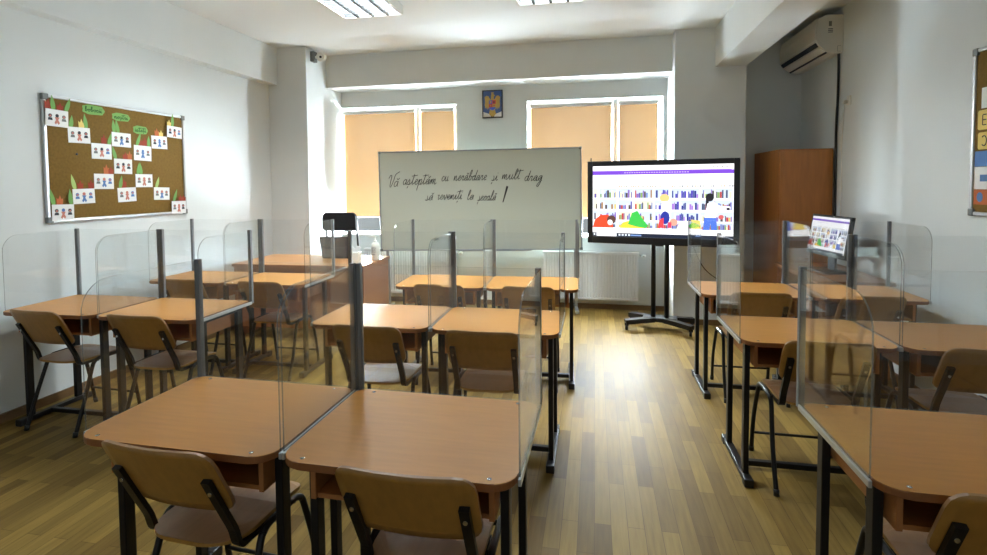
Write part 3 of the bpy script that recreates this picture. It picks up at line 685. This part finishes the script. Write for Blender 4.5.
def leaf(b, y, z, h, lean, wd, dx, m):
    pts = []
    for k in range(9):
        t = k / 8; pts.append((y + lean * t + wd * math.sin(math.pi * t ** .8) * (1), z + h * t))
    for k in range(7, 0, -1):
        t = k / 8; pts.append((y + lean * t - wd * math.sin(math.pi * t ** .8), z + h * t))
    b.prism(pts, 'x', dx, dx + .001, m)
CARDS = [  # y, z, width, height, decorations (kind, dy, lean), words
 (2.991, 2.010, .163, .119, 'RGRG', 'at the upper corner nearest the camera'), (3.159, 1.906, .172, .116, 'G-YG', 'with yellow bloom, second step down from the near top corner'),
 (3.331, 1.797, .170, .119, '--RG', 'with leaf and red bloom, third step down from the near top corner'), (3.505, 1.900, .175, .113, 'GG--', 'with two green leaves below the middle green title'),
 (3.700, 1.804, .175, .126, 'GRRG', 'with red flower below the rightmost green title'), (3.874, 1.908, .169, .111, '-OY-', 'with pale bloom, next to the far top corner card'),
 (4.028, 2.012, .171, .103, 'YG--', 'at the far top corner of the board'), (3.512, 1.686, .166, .120, 'G-RO', 'with leaf and red bloom in the centre of the board'),
 (3.341, 1.564, .167, .118, '--OR', 'with orange bloom, left below the board centre'), (3.176, 1.453, .174, .111, 'PR-R', 'with pale blue bloom, one up from the near bottom corner'),
 (3.006, 1.340, .160, .116, 'GO-G', 'at the bottom corner nearest the camera'), (3.537, 1.457, .173, .115, 'GR--', 'with red bloom in the bottom middle of the board'),
 (3.704, 1.572, .171, .110, 'GG--', 'with green leaves, right below the board centre'), (3.880, 1.459, .170, .110, 'P---', 'without bloom, one up from the far bottom corner'),
 (4.049, 1.331, .165, .114, 'G-RR', 'at the far bottom corner of the board')]
CM = {'R': 'red', 'G': 'green', 'Y': 'yellow', 'O': 'orange', 'P': 'pale_green'}
for i, (y, z, wd, h, dec, words) in enumerate(CARDS):
    rnd = random.Random(i * 5 + 1); wd *= .97
    t = thing('picture_card', f'white picture card {words}', 'card', (PX + (.0145 if i in (0, 6, 10, 14) else 0), y, z), 0, 'white cards on the cork board'); t.rotation_euler = (math.radians(rnd.uniform(-2, 2)), 0, 0)
    b = MB(); b.box(.002, .0035, -wd / 2, wd / 2, -h / 2, h / 2, 'paper'); b.build('paper', t)
    b = MB(); d = .0037
    mid = rnd.choice(['skin', 'blue', 'red', 'blue', 'skin'])
    flat(b, [(.012 * math.cos(a * .785), .017 + .013 * math.sin(a * .785)) for a in range(8)], d, rnd.choice(['skin', 'dark', 'blue']), 0, 0)
    flat(b, [(-.016, .006), (.016, .006), (.007, -.012), (.018, -.034), (.009, -.045), (0, -.03), (-.009, -.045), (-.018, -.034), (-.007, -.012)], d, mid, 0, 0)
    for s in (-1, 1):
        cm = rnd.choice(['dark', 'grey_plastic', 'blue']); cy = s * wd * .30
        flat(b, [(.013 * math.cos(a * .785), .014 + .013 * math.sin(a * .785)) for a in range(8)], d, cm, cy, 0); flat(b, [(.0075 * math.cos(a * .785), .0075 * math.sin(a * .785)) for a in range(8)], d + .0012, 'skin', cy, .012); flat(b, [(-.016, -.018), (.016, -.018), (.012, .0), (-.012, .0)], d, cm, cy, 0)
    b.build('printed_picture', t)
    slots = [-.06, -.022, .022, .06]
    for k, c in enumerate(dec):
        if c == '-': continue
        b = MB(); yy = slots[k]; hh = rnd.uniform(.075, .105)
        if c in 'GP': leaf(b, yy, h / 2 - .02, hh + .03, rnd.uniform(-.045, .045), .016, .0005, CM[c]); b.build('paper_leaf', t)
        else:
            q = h / 2 - .02; b.prism([(yy - .02, q), (yy + .02, q), (yy + .024, q + hh * .7), (yy + .013, q + hh * .62), (yy + .002, q + hh * .95), (yy - .009, q + hh * .62), (yy - .022, q + hh * .75)], 'x', .0002, .0012, CM[c]); b.build('paper_bloom', t)
for i, (y, z, wd, h, words) in enumerate(((3.278, 2.108, .176, .072, 'nearest the camera'), (3.509, 2.082, .158, .063, 'in the middle of the three'), (3.686, 1.997, .140, .068, 'farthest from the camera'))):
    t = thing('title_slip', f'green cloud shaped title slip on the cork board, {words}', 'paper slip', (PX, y, z), 0, 'green title slips on the cork board')
    b = MB(); k = 28; pts = []
    for j in range(k):
        a = 2 * math.pi * j / k; rr_ = 1 + .05 * math.cos(a * 7)
        pts.append((wd / 2 * rr_ * math.copysign(abs(math.cos(a)) ** .6, math.cos(a)), h / 2 * rr_ * math.copysign(abs(math.sin(a)) ** .7, math.sin(a))))
    b.prism(pts, 'x', .001, .0022, 'green'); b.build('paper', t)
    txt = ('bobocii', 'noștri', 'isteți')[i]
    mains, extra, wt = word_strokes(txt); sc = wd * .78 / wt; b = MB()
    for stx in mains + extra: b.tube([(.0028, -wd * .39 + p[0] * sc, -.014 + p[1] * .017) for p in spline(stx, 4)], .0026, 'green_dk', 4)
    b.build('lettering', t)
b = MB(); b.lathe([(.008, 0), (.008, .004), (.004, .006)], 'dark', 10); pn = b.build('push_pin'); pn.rotation_euler = (0, math.pi / 2, 0); pn.location = (PX, 3.135, 1.765); tag(pn, 'dark push pin stuck in the bare cork at the near side of the board', 'pin')
# papers on the right board (only its near edge is in the picture)
RB = RX - .0145
def note(y0, y1, z0, z1, m, label, extra=None):
    t = thing('pinned_paper', label, 'paper', (RB, (y0 + y1) / 2, (z0 + z1) / 2), 0, 'papers on the right pin board'); hy, hz = (y1 - y0) / 2, (z1 - z0) / 2
    b = MB(); b.prism(rrect(-hy, hy, -hz, hz, .012 if m == 'yellow' else .001, 3), 'x', -.0025, -.001, m); b.build('sheet', t)
    if extra: b = MB(); extra(b, hy, hz); b.build('print', t)
def letterE(b, hy, hz):
    y = hy - .05
    b.box(-.0035, -.0026, y + .008, y + .014, -.03, .03, 'dark')
    for z in (-.03, 0, .03): b.box(-.0035, -.0026, y - .02, y + .008, z - .003, z + .003, 'dark')
def lines(b, hy, hz):
    b.box(-.0035, -.0026, -hy * .2, hy * .75, -hz * .3, hz * .3, 'blue')
def dot(b, hy, hz): b.prism([(hy - .05 + .025 * math.cos(a * .6283), .03 * math.sin(a * .6283)) for a in range(10)], 'x', -.0035, -.0026, 'blue')
note(3.32, 3.565, 1.815, 1.93, 'yellow', 'yellow lettered label in the upper part of the right pin board', letterE)
note(3.30, 3.56, 1.70, 1.80, 'yellow', 'yellow label with a round letter just below the other on the right pin board', lambda b, hy, hz: b.tube([(-.003, hy - .05 + .02 * math.cos(a_), .03 * math.sin(a_)) for a_ in [.8 + .47 * i_ for i_ in range(11)]], .003, 'dark', 5))
note(3.34, 3.54, 1.94, 2.06, 'paper', 'white paper above the yellow labels on the right pin board')
note(3.2, 3.58, 1.60, 1.69, 'blue', 'blue strip of paper on the right pin board')
note(3.2, 3.58, 1.465, 1.598, 'paper', 'white sheet with blue print on the right pin board', lines)
note(3.2, 3.58, 1.375, 1.463, 'orange', 'orange sheet low on the right pin board', dot)

# ------------------------------------------------------------------ security camera on the pillar
sc_ = thing('security_camera', 'small white security camera up on the left pillar', 'camera', (-3.28, 5.60, 3.035))
b = MB(); b.box(.0, .05, -.04, .04, -.06, .06, 'grey_plastic', .006); b.build('wall_bracket', sc_)
b = MB(); b.tube([(.04, 0, -.005), (.075, -.005, -.005)], .014, 'white_plastic', 10); b.build('arm', sc_)
b = MB(); b.tube([(.125, .05, .0), (.13, -.02, -.012), (.132, -.045, -.016)], [.04, .05, .048], 'white_plastic', 16); b.build('housing', sc_)
b = MB(); b.tube([(.14, -.045, -.016), (.1405, -.052, -.017)], .014, 'black_plastic', 12); b.build('lens', sc_)

# ------------------------------------------------------------------ teacher desk and what stands on it
td = thing('teacher_desk', 'reddish brown teacher desk with closed front panel by the left pillar', 'desk', (-2.86, 4.84, 0), math.radians(2))
b = MB(); b.prism(rrect(-.69, .69, -.36, .36, .01, 2), 'z', .722, .75, 'tdesk_top', 'tdesk', .002); b.build('tabletop', td)
b = MB(); b.box(-.66, .66, -.325, -.307, .12, .722, 'tdesk'); b.build('front_panel', td)
for s in (-1, 1): b = MB(); b.box(s * .67 - .01, s * .67 + .01, -.33, .33, 0, .722, 'tdesk', .001); b.build('side_panel', td)
b = MB(); b.box(-.66, -.28, -.2, .32, .25, .72, 'tdesk'); b.build('drawer_box', td)
lt = thing('laptop', 'dark laptop with open lid, back to the class, on the teacher desk', 'laptop', (-2.66, 4.95, .75), math.radians(4))
b = MB(); b.prism(rrect(-.165, .165, -.005, .225, .012, 3), 'z', .001, .02, 'black_plastic', None, .003); b.build('base', lt)
b = MB(); b.prism(rrect(-.165, .165, 0, .225, .012, 3), 'y', -.008, .0, 'laptop_lid', 'black_plastic', .002); l = b.build('lid', lt); l.location = (0, -.002, .018); l.rotation_euler = (math.radians(14), 0, 0)
bt = thing('sanitizer_bottle', 'white pump bottle with black writing on the teacher desk', 'bottle', (-2.215, 4.92, .75))
b = MB(); b.lathe([(.04, .0), (.043, .006), (.043, .15), (.036, .172), (.016, .184)], 'white_plastic', 20); b.build('bottle_body', bt)
b = MB(); b.lathe([(.017, .183), (.017, .20), (.006, .202), (.006, .235)], 'white_plastic', 14); b.box(-.05, .012, -.007, .007, .232, .244, 'white_plastic', .003); b.build('pump', bt)
b = MB()
for z, q in ((.125, .022), (.105, .016), (.085, .022), (.06, .014)):
    b.tube([(-q + .006 * k * 0 + q * 2 * k / 6, -math.sqrt(.0438 ** 2 - (q - q * 2 * k / 6) ** 2), z + (.008 if k % 2 else -.006)) for k in range(7)], .0022, 'ink', 5)
b.build('lettering', bt)
bx = thing('tissue_box', 'small white tissue box with a tissue sticking out, beside the laptop', 'box', (-2.33, 4.70, .75), math.radians(8))
b = MB(); b.box(-.05, .05, -.05, .05, 0, .11, 'white_plastic', .004); b.build('carton', bx)
b = MB(); b.prism([(-.03, .108), (.03, .108), (.06, .155), (.02, .17), (.0, .135), (-.028, .165)], 'y', -.004, .004, 'paper'); b.build('tissue', bx)
tc = thing('office_chair', 'black padded chair behind the teacher desk by the window', 'chair', (-2.95, 5.46, 0), math.radians(-2))
b = MB(); b.prism(rrect(-.215, .215, .985, 1.2, (.03, .03, .05, .05), 5), 'y', .075, .125, 'black_fabric', None, .015); b.build('backrest', tc)
b = MB(); b.prism(rrect(-.22, .22, -.2, .2, .05, 5), 'z', .43, .49, 'black_fabric', None, .015); b.build('seat', tc)
for s in (-1, 1):
    b = MB(); b.tube(spline([(s * .2, -.18, .42), (s * .2, .1, .425), (s * .2, .17, .5), (s * .2, .16, .8), (s * .2, .13, 1.1)], 5), .012, 'black_metal', 10); b.build('back_upright', tc)
    for y, z in ((-.18, .42), (.14, .43)):
        b = MB(); b.tube([(s * .2, y, z), (s * .21, y * 1.1, 0)], .012, 'black_metal', 10); b.build('leg', tc)

# ------------------------------------------------------------------ computer table by the right wall with monitor
ct = thing('computer_table', 'small brown computer table by the right wall under the monitor', 'table', (1.96, 4.86, 0))
b = MB(); b.prism(rrect(-.27, .27, -.52, .46, .01, 2), 'z', .722, .75, 'tdesk', None, .002); b.build('tabletop', ct)
for y in (-.49, .43): b = MB(); b.box(-.25, .25, y - .01, y + .01, 0, .722, 'tdesk', .001); b.build('side_panel', ct)
b = MB(); b.box(.2, .215, -.48, .42, .3, .722, 'tdesk'); b.build('back_panel', ct)
A, Bq = Vector((1.885, 5.10, 0)), Vector((1.96, 4.55, 0)); dv = (Bq - A); ma = math.atan2(dv.y, dv.x)
mn = thing('computer_monitor', 'black computer monitor turned sideways beside the wooden cabinet', 'monitor', ((A + Bq) / 2 + Vector((-.0, 0, .75))), ma)
mw, mh = .56, .35; tl = math.radians(-9)
hd = MB(); hd.box(-mw / 2, mw / 2, 0, .03, 0, mh, 'black_plastic', .004); hm = hd.build('bezel', mn); hm.location = (0, 0, .135); hm.rotation_euler = (tl, 0, 0)
sp = screen_picture('display', mw - .04, mh - .055, hm, 'screen_dim', 9); sp.location = (0, -.0012, .035 + (mh - .055) / 2)
b = MB(); b.box(-.05, .05, .06, .08, .015, .32, 'black_plastic', .004); b.box(-.04, .04, .03, .09, .25, .32, 'black_plastic', .003); b.build('stand_neck', mn)
b = MB(); b.prism(rrect(-.16, .16, -.08, .12, .03, 4), 'z', 0, .016, 'black_plastic', None, .003); b.build('stand_foot', mn)
